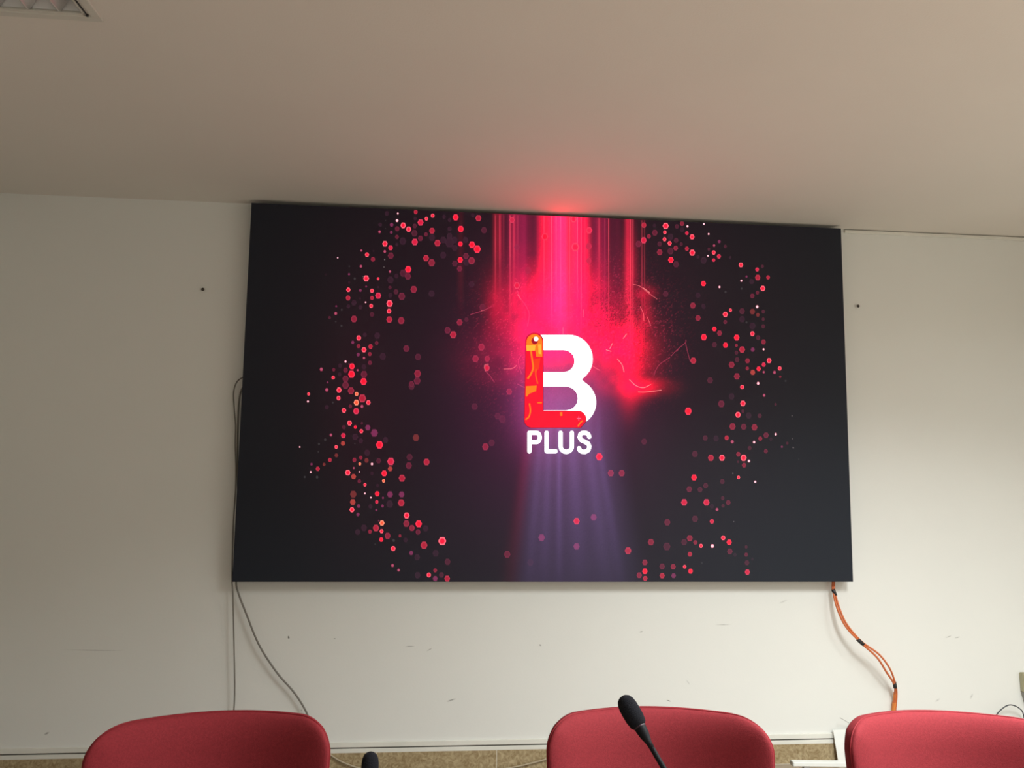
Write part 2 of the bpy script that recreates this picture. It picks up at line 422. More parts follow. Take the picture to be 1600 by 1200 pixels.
def picture(x, y, speck=True):
    x = np.asarray(x, float); y = np.asarray(y, float)
    out = np.zeros(x.shape + (3,))
    def add(w, col): out[...] += np.asarray(w)[..., None] * np.asarray(col)
    # wide maroon haze
    add(gauss(x, y, 870, 560, 205, 240), lin((40, 4, 24), .8))
    add(gauss(x, y, 860, 640, 100, 130), lin((48, 12, 46), 0.8))
    add(gauss(x, y, 880, 560, 70, 90), lin((110, 4, 46), .6))
    add(gauss(x, y, 560, 620, 45, 130), lin((30, 2, 10), .6))
    # red curtain of light coming down from the top edge
    fall = 1 - smooth(430, 590, y)
    col = .35 + 1.1 * vnoise(x, y * 0 + 7.3, 7, 21) * (.6 + .8 * vnoise(x, y * 0 + 3.1, 19, 22))
    add(fall * smooth(770, 815, x) * (1 - smooth(915, 1010, x)) * col, np.array((.17, .003, .03)))
    add(fall * smooth(836, 862, x) * (1 - smooth(895, 926, x)) * col, np.array((2.7, .002, .060)))
    add((1 - smooth(480, 570, y)) * gauss(x, y, 880, 400, 12, 900), np.array((.1, .018, .03)))
    for (cx, w, a, y1, y2) in STREAKS:
        j = 0.65 + 0.7 * vnoise(x * 0 + cx, y, 42, 3)
        add((a * .75 if w > 1.9 else a * .25) * j * np.exp(-0.5 * ((x - cx) / w) ** 2) * (1 - smooth(y1, y2, y)), np.array((.75, .012, .045)))
    # glowing red clouds around the logo
    n1 = vnoise(x, y, 26, 5) * .6 + vnoise(x, y, 11, 6) * .4
    n2 = 0.35 + 1.3 * n1
    add(gauss(x, y, 868, 485, 40, 40) * n2, np.array((2.2, .0, .045)))
    add(gauss(x, y, 905, 520, 42, 45) * n2, lin((235, 0, 74), .55))
    add(gauss(x, y, 828, 520, 26, 50) * n2, lin((190, 20, 80), .45))
    add(gauss(x, y, 970, 545, 26, 30) * n2, lin((255, 0, 40), 1.15))
    add(gauss(x, y, 952, 552, 30, 22) * n2, lin((255, 0, 50), .7))
    add(gauss(x, y, 984, 480, 7, 60) * (.5 + n1), lin((255, 20, 60), .6))
    add(gauss(x, y, 982, 583, 11, 30), lin((255, 0, 40), 1.0))
    add(gauss(x, y, 1000, 604, 22, 8) * n2, lin((255, 0, 40), 1.1))
    add(gauss(x, y, 988, 615, 18, 9) * n2, lin((190, 0, 34), .6))
    add(gauss(x, y, 1007, 500, 7, 26) * n2, lin((220, 10, 50), .55))
    add(gauss(x, y, 1003, 456, 12, 7) * n2, lin((220, 0, 50), .5))
    add(gauss(x, y, 940, 592, 20, 14) * n2, lin((200, 20, 60), .25))
    add(gauss(x, y, 775, 480, 10, 26) * n2, lin((200, 0, 46), .35))
    add(gauss(x, y, 800, 560, 45, 26) * n2, lin((150, 8, 50), .45))
    add(gauss(x, y, 862, 553, 26, 12), lin((255, 20, 90), .6))
    # pale halo round the lettering
    add(gauss(x, y, 880, 628, 40, 44), lin((176, 108, 178), .42))
    add(gauss(x, y, 836, 640, 22, 45), lin((150, 40, 110), .45))
    # violet rays fanning out below
    t = np.clip((y - 690) / 215, 0, 1)
    xl, xr = 834 - 22 * t, 944 + 40 * t
    m = smooth(-20, 18, x - xl) * (1 - smooth(-34, 40, x - xr)) * smooth(600, 720, y)
    add(m * (1 - .62 * t), lin((96, 78, 118), .54))
    uu = (x - xl) / (xr - xl)
    for (c, w, a) in ((.08, .03, .22), (.22, .03, .30), (.36, .022, .55), (.55, .05, .35), (.78, .05, .35), (.92, .035, .45)):
        add(m * a * np.exp(-0.5 * ((uu - c) / w) ** 2) * (1 - .9 * t), lin((130, 100, 170), .45))
    add(np.exp(-0.5 * ((uu + .08) / .05) ** 2) * smooth(640, 720, y) * (1 - .75 * t), lin((110, 8, 36), .38))
    if speck:
        reg = gauss(x, y, 925, 500, 70, 50) + gauss(x, y, 1010, 540, 30, 50) + gauss(x, y, 800, 545, 40, 60) + gauss(x, y, 870, 470, 60, 40) + .8 * gauss(x, y, 960, 480, 30, 40)
        s = rng.random(x.shape)
        add(np.clip(reg, 0, 1) * (s > .90) * (s - .88) * 5, lin((255, 70, 110), .55))
        d = np.clip(gauss(x, y, 1000, 510, 20, 50) + gauss(x, y, 950, 490, 25, 35), 0, 1) * (rng.random(x.shape) > .72) * .55
        out *= (1 - d)[..., None]
        out *= (0.93 + 0.14 * rng.random(x.shape))[..., None]
    return out

V, FACES, COLS = [], [], []
base_rgb = picture(PX, PY)
V = np.stack([GX, np.full_like(GX, SY), GZ], -1).reshape(-1, 3).tolist()
COLS = base_rgb.reshape(-1, 3).tolist()
idx = np.arange((NX + 1) * (NZ + 1)).reshape(NZ + 1, NX + 1)
FACES = np.stack([idx[:-1, :-1], idx[:-1, 1:], idx[1:, 1:], idx[1:, :-1]], -1).reshape(-1, 4).tolist()

LAYER = [0]
def sp(px, py, off):
    p = at(px, py, SY); 
    return (min(max(p.x, -SW / 2), SW / 2), SY - off, min(max(p.z - SZ, 0.0), SH))
def poly(pts, cols, off):
    k = len(V)
    for (px, py), c in zip(pts, cols):
        V.append(sp(px, py, off)); COLS.append(list(c))
    return k
KIND = {  # centre colour, rim colour, gain
    'b': ((255, 0, 46), (255, 96, 112), 1.3), 'B': ((255, 0, 40), (250, 50, 80), 1.05), 'M': ((222, 10, 58), (222, 62, 92), .95),
    'm': ((178, 14, 46), (186, 50, 72), .95), 'n': ((140, 20, 46), (150, 40, 64), .9), 'd': ((100, 18, 42), (112, 32, 56), .9),
    'e': ((76, 18, 38), (84, 28, 46), .9), 'f': ((48, 18, 34), (54, 24, 40), .8), 'w': ((255, 214, 220), (255, 150, 170), 1.15),
    'p': ((188, 84, 116), (160, 50, 80), .9), 'q': ((126, 40, 84), (120, 42, 78), .9), 'o': ((255, 84, 50), (255, 150, 120), 1.1),
    'y': ((180, 60, 50), (176, 64, 60), .9), 'x': ((118, 40, 38), (112, 42, 42), .9), 'g': ((110, 104, 104), (80, 70, 74), .9), 'h': ((60, 58, 58), (48, 44, 46), .8)}
def hexa(px, py, r, k):
    c0, c1, g = KIND[k]
    bg = picture(np.array([px]), np.array([py]), False)[0]
    a = bg * (.25 if k in 'bBMwo' else .8) + lin(c0, g); b = bg * (.25 if k in 'bBMwo' else .8) + lin(c1, g)
    LAYER[0] += 1; off = 0.0003 + LAYER[0] * 3e-6
    ry = r * 1.15
    ring = lambda q: [(px + r * q * math.cos(math.pi / 3 * i), py + ry * q * math.sin(math.pi / 3 * i)) for i in range(6)]
    n0 = poly([(px, py)], [a], off); n1 = poly(ring(.62), [a] * 6, off); n2 = poly(ring(.72), [b] * 6, off); n3 = poly(ring(1.0), [b] * 6, off)
    for i in range(6):
        j = (i + 1) % 6
        FACES.append([n0, n1 + j, n1 + i]); FACES.append([n1 + i, n1 + j, n2 + j, n2 + i]); FACES.append([n2 + i, n2 + j, n3 + j, n3 + i])
def hexes(ox, oy, s, txt):
    for it in txt.split(';'):
        it = it.strip()
        if not it: continue
        a, b, r, k = it.split(',')
        LIST.append((ox + float(a) / s, oy + float(b) / s, max(float(r) / s, 1.0), k.strip()))
LIST = []
hexes(440, 320, 8, "1453,110,12,w;1443,198,18,w;1520,258,34,b;1588,306,32,b;1375,250,24,q;1445,300,30,d;1370,345,18,q;1442,402,24,d;1515,455,44,f;1225,338,18,p;1440,498,20,f;1292,488,33,b;1362,538,30,M;1290,585,18,p;1365,636,38,d;1288,684,10,g;1280,779,8,g;1300,197,8,h;1298,296,8,h;1232,248,24,f;1315,108,28,f;997,573,14,p;1068,625,26,b;1142,681,28,n;1150,578,12,f;702,663,9,w;847,770,12,h;992,770,18,p;843,868,14,q;915,923,16,h;845,970,16,f;553,872,14,f;1058,921,36,b;1207,925,16,b;1355,835,16,p;1360,940,42,f;1057,1022,12,q;985,1070,18,q;835,1063,26,b;832,1165,30,m;1130,1075,24,b;1208,1136,38,M;1130,1165,24,m;1208,1030,14,f;1355,1035,22,e;1430,1088,30,e;1500,1140,40,d;1360,1130,28,f;1435,890,28,f;1020,898,6,g")
hexes(600, 320, 8, "397,90,26,m;390,172,22,f;385,265,28,e;380,355,40,e;385,466,40,M;457,222,38,M;530,175,22,b;608,137,24,b;525,370,24,d;600,325,36,m;455,420,32,d;600,410,40,f;668,480,40,m;895,158,38,B;960,303,38,B;955,490,30,B;953,690,34,B;945,800,34,d;1100,500,40,B;1165,555,46,B;1180,168,38,m;1250,318,38,e;820,300,28,f;820,390,36,f;880,440,40,f;820,470,60,f;740,440,40,f;885,540,36,f;740,630,40,f;525,668,38,m;595,725,44,n;303,808,40,B;240,855,44,e;300,895,40,d;1025,640,36,d;1095,700,44,n;885,735,36,e;1030,720,40,f;372,1058,42,n;222,1145,44,d;595,1110,40,f;1095,995,38,f;750,150,24,f;820,190,24,f;1110,130,24,f;1020,440,36,f")
hexes(440, 450, 8, "1350,195,40,b;1343,290,28,b;1347,395,38,m;1495,408,42,n;1120,225,24,b;1130,330,28,e;905,388,40,n;677,318,20,p;683,228,12,q;600,370,18,e;752,272,14,h;677,420,12,h;750,472,14,h;1050,180,10,w;980,130,12,f;835,228,24,f;985,240,26,f;905,185,34,f;965,625,30,b;1040,585,26,f;890,680,20,q;962,727,24,n;1030,773,30,b;1112,732,28,m;1188,688,24,d;1195,595,38,f;958,832,22,q;1103,826,24,n;1030,875,16,p;1105,935,26,d;800,920,14,w;880,980,36,B;875,1078,44,B;800,1028,30,d;800,1135,40,d;497,1017,22,p;652,1022,20,d;645,1120,22,b;950,1028,14,p;1030,1080,42,d;1030,985,30,f;1025,1170,42,B;1265,855,42,f;1560,757,40,d;725,1080,24,f;845,950,8,p;575,1180,12,q;730,970,26,f")
hexes(440, 590, 8, "565,153,22,p;338,205,18,b;330,298,13,w;718,156,32,b;712,256,26,b;640,312,12,h;868,165,42,n;800,95,44,d;938,205,24,o;935,312,34,o;1010,260,48,m;1085,312,28,b;1005,360,20,p;932,420,38,M;860,360,22,d;780,410,28,b;565,370,26,f;850,568,30,b;922,618,20,B;997,670,24,b;1078,625,34,q;1160,692,46,q;1225,840,46,B;1003,570,16,e;617,717,18,p;772,724,30,M;768,822,28,y;683,867,22,b;545,776,18,h;468,830,14,h;227,867,10,w;460,928,12,h;685,972,24,x;605,1030,24,m;910,1030,26,n;990,1000,22,n;1062,1035,28,x;1213,1040,32,e;1365,1048,46,M;1357,1140,30,y;978,1078,18,o;1130,1080,16,w;902,1130,13,p;972,1178,9,w;375,1083,16,q;532,1085,20,x;453,1140,26,m;365,1180,12,w;920,740,38,f;990,790,30,f;1070,940,38,f;1300,780,36,f;915,826,10,h;778,620,24,e")
hexes(440, 720, 8, "828,148,34,b;900,198,32,y;1283,157,36,B;972,255,24,d;1042,298,20,b;1042,408,11,w;1117,460,11,w;1275,250,20,o;1200,308,20,f;1130,157,22,f;1505,217,42,m;1355,420,38,q;1500,420,36,q;1495,525,42,m;1195,412,30,B;1268,463,14,q;1190,513,22,M;1262,565,18,q;1185,615,14,q;897,418,42,x;890,515,36,y;880,612,30,b;963,566,22,q;955,670,22,q;1110,570,26,f;1350,540,44,f;290,203,14,h;445,205,18,h;1563,683,36,b;1560,785,40,n;1255,778,32,o;1180,840,40,m;1105,885,24,n;1250,880,24,b;1325,938,38,n;1246,985,26,B;1395,1097,30,b;1480,938,18,n;1400,995,20,h;1030,838,40,f;950,890,34,f;1550,990,28,f;1215,748,10,q;1170,1043,12,h")
hexes(580, 770, 8, "593,388,42,B;510,440,36,n;585,490,32,d;660,655,44,m;888,603,50,b;680,445,36,f;500,752,26,q;267,908,20,p;343,966,18,p;720,1027,28,b;800,970,24,n;878,1027,32,e;950,1072,36,m;800,1072,32,q;580,1030,38,f;805,755,40,f;955,862,38,e;575,805,36,f")
hexes(600, 450, 8, "795,530,40,d;865,585,42,m;945,430,38,n;1030,395,26,e;425,862,40,e;1218,740,42,n;1145,885,42,n;1290,885,36,n;1285,1000,38,M;420,1070,44,n;415,1160,44,d;345,1200,34,d;1230,240,40,e")
hexes(600, 600, 8, "400,670,42,x;1133,283,40,e;1268,785,42,n;1345,735,40,e;532,975,40,m;310,1020,40,d;320,915,40,e;1565,95,38,n;1420,400,40,e;1480,440,44,e;345,30,40,e")
hexes(980, 330, 8, "208,175,32,m;205,365,38,M;140,410,38,d;270,315,26,n;340,180,22,f;345,270,36,d;480,185,38,b;470,265,22,b;466,352,24,b;530,402,26,b;405,515,36,n;405,410,30,e;605,462,30,n;545,610,36,B;610,665,38,e;540,500,40,e;540,320,38,f;610,365,30,e;675,412,22,e;620,190,26,e;685,155,28,n;685,230,28,f;752,190,14,w;745,275,22,M;810,322,30,b;745,470,26,m;812,520,36,b;957,160,12,w;1017,286,12,w;1150,380,20,q;1085,430,16,p;1020,475,18,e;1080,518,24,b;1145,565,26,M;1008,558,11,w;1080,612,20,M;1225,440,20,e;1420,672,28,b;952,905,32,B;1152,948,14,w;1425,870,13,w;1490,820,14,h;1230,1010,16,h;1430,968,14,h;885,1050,32,f;480,1035,36,e;820,1180,36,n;950,1185,26,f;885,570,20,f;1285,580,18,f;955,615,40,f")
hexes(1080, 380, 8, "823,330,24,M;830,430,34,m;960,428,24,m;890,290,20,e;893,566,32,b;827,618,22,d;763,660,28,d;823,795,18,w;765,855,34,x;900,855,22,e;832,895,24,x;900,950,20,e;900,1040,24,e;690,990,14,h;765,1035,40,f;635,850,36,e;635,950,38,f;425,890,32,b;490,838,20,b;425,985,24,d;288,1073,28,B;353,1125,32,n;763,1132,28,b;835,1180,28,e;85,935,34,n;155,795,26,f;690,418,14,q;755,480,32,f")
hexes(1080, 500, 8, "427,315,32,B;567,220,36,B;157,215,38,B;635,370,38,m;565,318,18,n;565,408,24,e;290,310,32,e;768,370,26,q;903,275,30,n;903,367,13,w;25,508,38,m;505,560,38,n;703,510,30,n;700,605,22,n;573,497,30,e;570,705,38,n;768,655,32,y;842,610,28,B;905,558,26,M;972,508,30,b;905,652,15,p;1040,655,20,p;1105,605,24,b;1112,710,14,n;1180,762,14,h;835,792,18,w;635,838,26,b;910,942,18,p;235,755,38,e;375,1048,42,d;645,1043,34,b;583,1185,34,b;505,955,38,f;1055,1050,14,f;645,1140,20,e;715,1190,34,f")
hexes(1060, 620, 8, "122,180,44,B;675,372,40,n;815,375,36,d;950,382,38,n;878,235,36,f;1015,238,26,e;1095,480,34,d;1022,523,26,n;1215,468,16,w;945,567,16,w;603,513,28,m;672,562,22,p;335,515,32,e;470,520,36,f;1093,680,26,d;890,640,24,e;748,718,28,n;813,763,38,b;880,803,16,w;820,855,28,n;543,763,36,b;405,763,38,m;205,715,38,e;195,1008,36,B;750,1008,20,b;958,1062,15,w;548,1058,30,e;680,957,10,g;340,1110,32,e;135,1155,36,d;1293,625,14,q;1360,580,16,e;1420,238,9,g;1435,635,11,g;1425,525,8,g;1505,780,9,h;745,812,14,e;1155,530,20,f;270,1160,32,e;1215,95,16,e")
hexes(1020, 740, 6.857, "335,308,34,M;573,308,34,M;687,385,17,p;632,512,24,M;155,522,34,d;452,485,34,e;808,310,26,d;748,262,20,e;752,345,18,e;632,350,24,f;867,515,7,g;395,692,32,n;455,737,22,n;515,773,20,b;637,775,19,w;753,688,24,b;817,735,28,B;825,833,30,d;1000,785,16,e;1000,868,20,d;1008,955,26,e;1012,1055,28,M;397,863,24,m;340,997,18,b;403,1045,26,B;100,995,30,d;218,997,28,n;100,1093,28,m;222,1093,26,q;525,957,12,h;1067,915,14,f;880,870,18,f;335,735,32,e;150,780,40,e")
hexes(700, 680, 4, "945,135,22,B;1017,237,20,n;1085,237,20,n;803,537,20,M;910,513,20,q;585,640,21,q;803,695,20,q;370,745,21,d;515,795,20,f;1125,722,21,m;1268,668,20,n;1230,795,17,n;1230,850,17,B;1195,875,17,n;1232,895,15,m;1225,40,18,e")
hexes(700, 310, 4, "605,240,22,B;785,130,20,M;882,200,20,m;795,305,26,M;430,545,20,M;500,450,20,e;400,135,18,m;880,300,20,e;430,305,18,e;880,390,18,e")
ORDER = 'fhegdxqnmypMBowb'
LIST.sort(key=lambda h: ORDER.index(h[3]))
for h in LIST: hexa(*h)

def ribbon(pts, w, col, off, caps=False, glow=False):
    """flat stroke in picture space, optional round ends and joints"""
    pts = [np.array(p, float) for p in pts]
    for a, b in zip(pts, pts[1:]):
        d = b - a; L_ = np.hypot(*d)
        if L_ < 1e-6: continue
        n = np.array([-d[1], d[0]]) / L_ * w / 2
        cc = [col] * 4
        if glow:
            ba, bb = picture(np.array([a[0], b[0]]), np.array([a[1], b[1]]), False)
            cc = [ba + col, bb + col, bb + col, ba + col]
        k = poly([a + n, b + n, b - n, a - n], cc, off); FACES.append([k, k + 1, k + 2, k + 3])
    if caps:
        for p in pts:
            k = poly([(p[0] + w / 2 * math.cos(2 * math.pi * i / 16), p[1] + w / 2 * math.sin(2 * math.pi * i / 16)) for i in range(16)], [col] * 16, off)
            FACES.append(list(range(k, k + 16)))
def fine(pts, n=6):
    return [(p.x, p.y) for p in catmull([Vector((a, b, 0)) for a, b in pts], n)]
# bright threads in the red smoke
def threads(ox, oy, s, lines, w, col):
    for ln in lines:
        ribbon(fine([(ox + a / s, oy + b / s) for a, b in ln], 5), w, col, 0.0026, glow=True)
T1 = np.array((.45, .09, .10)); T2 = np.array((.26, .03, .06)); T3 = np.array((.6, .22, .20))
for (cx, w, a, y1, y2) in STREAKS:
    if w > 2.5: continue
    for q in range(14):
        ya, yb = [336 + (y2 - 336) * t / 14 for t in (q, q + 1)]
        fa = a * (1 - float(smooth(y1 - 60, y2, np.array((ya + yb) / 2)))) * (.6 + .8 * float(vnoise(np.array([cx]), np.array([ya]), 42, 3)[0]))
        if fa > .01: ribbon([(cx, ya), (cx, yb)], 1.3, np.array((.6, .06, .09)) * fa, 0.0002, glow=True)
threads(860, 440, 6, [[(770, 25), (840, 45), (900, 95), (1000, 165)], [(840, 235), (870, 300), (875, 370)], [(905, 330), (940, 415)], [(390, 790), (430, 815), (462, 832)], [(308, 260), (305, 335)], [(118, 430), (118, 500)]], 1.0, T1)
threads(860, 440, 6, [[(1268, 545), (1262, 575), (1180, 645), (1130, 700)], [(1120, 712), (1030, 770), (990, 825), (970, 880)], [(1265, 575), (1290, 680), (1310, 750)], [(1180, 660), (1215, 610)]], 1.0, T2)
threads(860, 440, 6, [[(625, 725), (670, 780), (690, 850)], [(740, 920), (800, 975), (870, 995), (940, 965)], [(820, 1035), (900, 1035), (1040, 1018)], [(555, 630), (580, 580)], [(520, 640), (570, 655)], [(680, 535), (715, 490)], [(870, 60), (930, 105)]], 1.1, T3)
threads(680, 440, 6, [[(765, 80), (800, 160), (840, 215), (880, 300), (865, 420)], [(330, 310), (440, 275), (530, 235)], [(770, 960), (840, 995)], [(810, 685), (780, 740), (790, 810), (815, 870)]], 1.1, T2)
threads(680, 440, 6, [[(640, 820), (720, 815), (765, 785)], [(500, 775), (462, 785), (470, 840)], [(770, 120), (800, 165)], [(430, 275), (465, 268)]], 1.4, T1)
threads(680, 440, 6, [[(470, 840), (510, 880), (555, 945)]], 1.1, T2)

# the logo, measured on the picture: white B, red-and-orange L, lettering PLUS
LS = 5.216
def lg(pts): return [(760 + a / LS, 500 + b / LS) for a, b in pts]
def arc(cx, cy, rx, ry, a0, a1, n=14):
    return [(cx + rx * math.cos(math.radians(a0 + (a1 - a0) * i / n)), cy + ry * math.sin(math.radians(a0 + (a1 - a0) * i / n))) for i in range(n + 1)]
def fill(outer, holes, col, off):
    loops = [lg(outer)] + [lg(h) for h in holes]
    flat = [p for l in loops for p in l]
    tris = tessellate_polygon([[Vector((a, b, 0)) for a, b in l] for l in loops])
    k = poly(flat, [col] * len(flat), off)
    for t in tris: FACES.append([k + t[0], k + t[1], k + t[2]])
WHITE = tuple(lin((255, 255, 255), 3.0))
outer = [(440, 122), (640, 122)] + arc(672, 318, 193, 196, -90, 30, 20) + [(812, 452), (775, 483)] + arc(700, 672, 193, 190, -58, 64, 20) + [(740, 850), (640, 800), (640, 760), (440, 760)]
hole1 = [(448, 245), (620, 245)] + arc(628, 335, 90, 90, -90, 90, 16) + [(448, 425)]
hole2 = [(448, 543), (640, 543)] + arc(648, 640, 97, 97, -90, 90, 16) + [(448, 737)]
fill(outer, [hole1, hole2], WHITE, 0.0028)
Lout = [(322, 185)] + arc(391, 180, 69, 70, 180, 360, 16) + [(460, 738), (735, 738)] + arc(745, 803, 65, 65, -90, 20, 8) + [(800, 835), (765, 875), (380, 875)] + arc(372, 815, 62, 60, 90, 180, 8) + [(312, 760)]
LRED = tuple(lin((255, 0, 36), 1.35)); OR1 = tuple(lin((255, 120, 20), 1.1)); OR2 = tuple(lin((255, 176, 50), 1.1)); DRED = tuple(lin((170, 0, 30), 1.0))
fill([(a - 4 if a < 400 else a + 5, b - 5 if b < 400 else b + 5) for a, b in Lout], [], tuple(lin((150, 0, 44), .8)), 0.0030)
fill(Lout, [], LRED, 0.0031)
fill([(326, 250), (326, 185)] + arc(391, 180, 64, 64, 180, 360, 14) + [(455, 300), (405, 300), (400, 250)], [], OR1, 0.0032)
fill([(324, 205), (400, 205), (395, 250), (326, 252)], [], OR2, 0.0033)
fill([(420, 200), (445, 200), (448, 280), (425, 275)], [], OR2, 0.0033)
fill([(322, 540), (410, 535), (405, 580), (350, 600), (328, 625), (320, 620)], [], OR1, 0.0032)
fill([(390, 320), (440, 310), (425, 400), (385, 430)], [], tuple(lin((255, 50, 16), 1.2)), 0.00315)
ribbon(lg(fine([(362, 252), (372, 320), (380, 390), (362, 440), (335, 480)])), 2.6, OR1, 0.0032)
ribbon(lg(fine([(405, 400), (402, 450), (418, 520)])), 2.0, tuple(lin((255, 90, 20), 1.1)), 0.0032)
ribbon(lg(fine([(350, 680), (358, 740), (345, 790), (318, 812)])), 2.2, OR1, 0.0032)
ribbon(lg([(415, 675), (452, 675)]), 2.0, OR1, 0.0032)
ribbon(lg([(608, 752), (610, 782)]), 3.4, OR1, 0.0032)
ribbon(lg(fine([(785, 820), (762, 840), (745, 868)])), 2.0, OR1, 0.0032)
PK = tuple(lin((255, 110, 150), 1.0))
ribbon(lg([(735, 802), (770, 802)]), 1.0, PK, 0.0032); ribbon(lg([(752, 785), (752, 820)]), 1.0, PK, 0.0032)
fill(arc(393, 170, 27, 29, 0, 360, 18)[:-1], [], DRED, 0.0034)
fill(arc(404, 155, 18, 18, 0, 360, 18)[:-1], [], WHITE, 0.0035)
W_ = 34 / LS; TW = tuple(lin((255, 255, 255), 1.9))
for st in ([(350, 919), (350, 1071)], [(350, 919), (408, 919)] + arc(408, 957, 26, 38, -90, 90, 8) + [(350, 995)], [(490, 919), (490, 1070), (563, 1070)],
           [(604, 919), (604, 1030)] + arc(650, 1030, 46, 45, 180, 0, 10) + [(696, 919)],
           [(838, 952), (829, 930), (808, 919), (785, 919), (765, 930), (759, 955), (770, 978), (800, 992), (828, 1007), (839, 1032), (830, 1060), (805, 1075), (780, 1074), (762, 1064), (754, 1045)]):
    ribbon(lg(st), W_, TW, 0.0029, caps=True)

me = bpy.data.meshes.new('display_face'); me.from_pydata(V, [], FACES); me.update()
att = me.attributes.new('picture', 'FLOAT_COLOR', 'POINT')
ca = np.ones((len(V), 4), dtype=np.float32); ca[:, :3] = np.array(COLS, dtype=np.float32)
att.data.foreach_set('color', ca.ravel())
me.materials.append(M_led)
face = bpy.data.objects.new('display_face', me); COL.objects.link(face); face.parent = led
face['label'] = 'glowing picture of red hexagons, light rays and a white B PLUS logo'

# ------------------------------------------------------------------ cables
CR = 0.0048
def path(seq): return [at(x, y, Y) for x, y, Y in seq]
tag(tube_obj('grey_cable', path([(386, 588, -.018), (379, 590, -.022), (370, 597, -.03), (365, 613, -.03), (366, 640, -.03), (368, 665, -.03), (367.5, 695, -.03), (368.5, 730, -.03), (368, 765, -.03),
     (365, 810, -.03), (363.3, 860, -.03), (362.5, 905, -.032), (364, 930, -.034), (365, 980, -.036), (366.5, 1050, -.036), (366.5, 1090, -.034), (364.5, 1125, -.03), (364, 1160, -.025), (362, 1203, -.02)]), .0036, M_grey),
    'thin grey cable looping out at the left edge of the screen and hanging straight down', 'cable')
tag(tube_obj('grey_cable', path([(384, 602, -.016), (377, 610, -.02), (373, 632, -.022), (371.5, 670, -.022), (371, 720, -.02), (372, 770, -.016), (376, 820, -.016), (374, 880, -.016), (369, 909, -.022), (373, 928, -.03),
     (386, 962, -.034), (405, 1008, -.034), (432, 1050, -.032), (458, 1080, -.03), (474, 1104, -.03), (482, 1122, -.028), (487, 1150, -.024), (490, 1200, -.016)]), CR, M_grey),
    'grey cable slanting down to the right from the lower left corner of the screen', 'cable')
oc = empty('orange_cable', at(1302, 911, -.06))
tag(oc, 'pair of orange cables bound with black ties below the right end of the screen', 'cable')
O0 = oc.location.copy()
def rel(seq): return [p - O0 for p in path(seq)]
sA = [(1303, 895, -.024), (1301, 912, -.03), (1302, 925, -.045), (1308, 950, -.07), (1321, 978, -.09), (1344, 1003, -.10), (1370, 1027, -.10), (1385, 1050, -.085), (1397, 1069, -.06), (1398.5, 1085, -.03), (1396, 1110, -.014)]
sB = [(1305, 895, -.024), (1303.5, 912, -.03), (1304.5, 925, -.045), (1311.5, 950, -.07), (1323.5, 976, -.09), (1346, 1002, -.10), (1374, 1023, -.10), (1391, 1046, -.09), (1399, 1069, -.06), (1401, 1085, -.03), (1399, 1110, -.014)]
tube_obj('strand', rel(sA), .0054, M_orange, oc); tube_obj('strand', rel(sB), .0050, M_orange, oc)
for (a, b, Y, dx, dy) in ((1303.5, 926, -.046, 2.0, 5), (1344.5, 1003, -.10, 4.5, 4), (1398, 1070, -.059, .8, 5)):
    tube_obj('cable_tie', rel([(a - dx, b - dy, Y), (a, b, Y), (a + dx, b + dy, Y)]), .0098, M_black, oc, n=10, smoothpts=0)
tube_obj('sleeve', rel([(1398.5, 1082, -.03), (1397.2, 1098, -.016), (1396, 1115, -.014), (1395, 1150, -.014), (1394, 1202, -.016)]), [.0075] * 8 + [.0105] * 25, M_orange2, oc)
tag(tube_obj('wall_cable', path([(490, 1160, -.02), (517, 1180, -.022), (540, 1193, -.024), (575, 1203, -.024), (640, 1209, -.022), (720, 1208, -.022), (790, 1201, -.024), (840, 1190, -.024), (880, 1178, -.02)]), .004, M_beigecable),
    'beige cable drooping in front of the tiled skirting between left and middle chairs', 'cable')
tag(tube_obj('looped_wire', path([(1545, 1150, -.02), (1552, 1128, -.03), (1561, 1112, -.045), (1577, 1101.5, -.05), (1593, 1107, -.045), (1600, 1120, -.035), (1604, 1160, -.02)]), .0032, M_darkcable),
    'dark wire bent in an arch above the rightmost chair', 'wire')
tag(tube_obj('thin_wire', path([(1312.5, 1121.5, -.05), (1322, 1127, -.035), (1334, 1135, -.015), (1346, 1146, -.004)]), .0012, M_grey, n=6),
    'short thin grey wire end poking out by the rightmost chair', 'wire')

# ------------------------------------------------------------------ small things on and by the wall
for (px, py, lab) in ((318, 453, 'small dark nail in the white wall left of the screen'), (1339, 479, 'small dark nail in the white wall right of the screen')):
    p = at(px, py, 0); t = empty('wall_nail', (p.x, 0, p.z)); tag(t, lab, 'nail', 'nails beside the screen')
    bm = bmesh.new(); add_lathe(bm, [(.0016, 0.004), (.0016, -.012)], (0, 0, 0), (0, 1, 0), 8); bm_obj('shank', bm, M_nail, t)
    bm = bmesh.new(); add_lathe(bm, [(.008, -.012), (.009, -.0135), (.008, -.015)], (0, 0, 0), (0, 1, 0), 10); bm_obj('head', bm, M_nail, t)

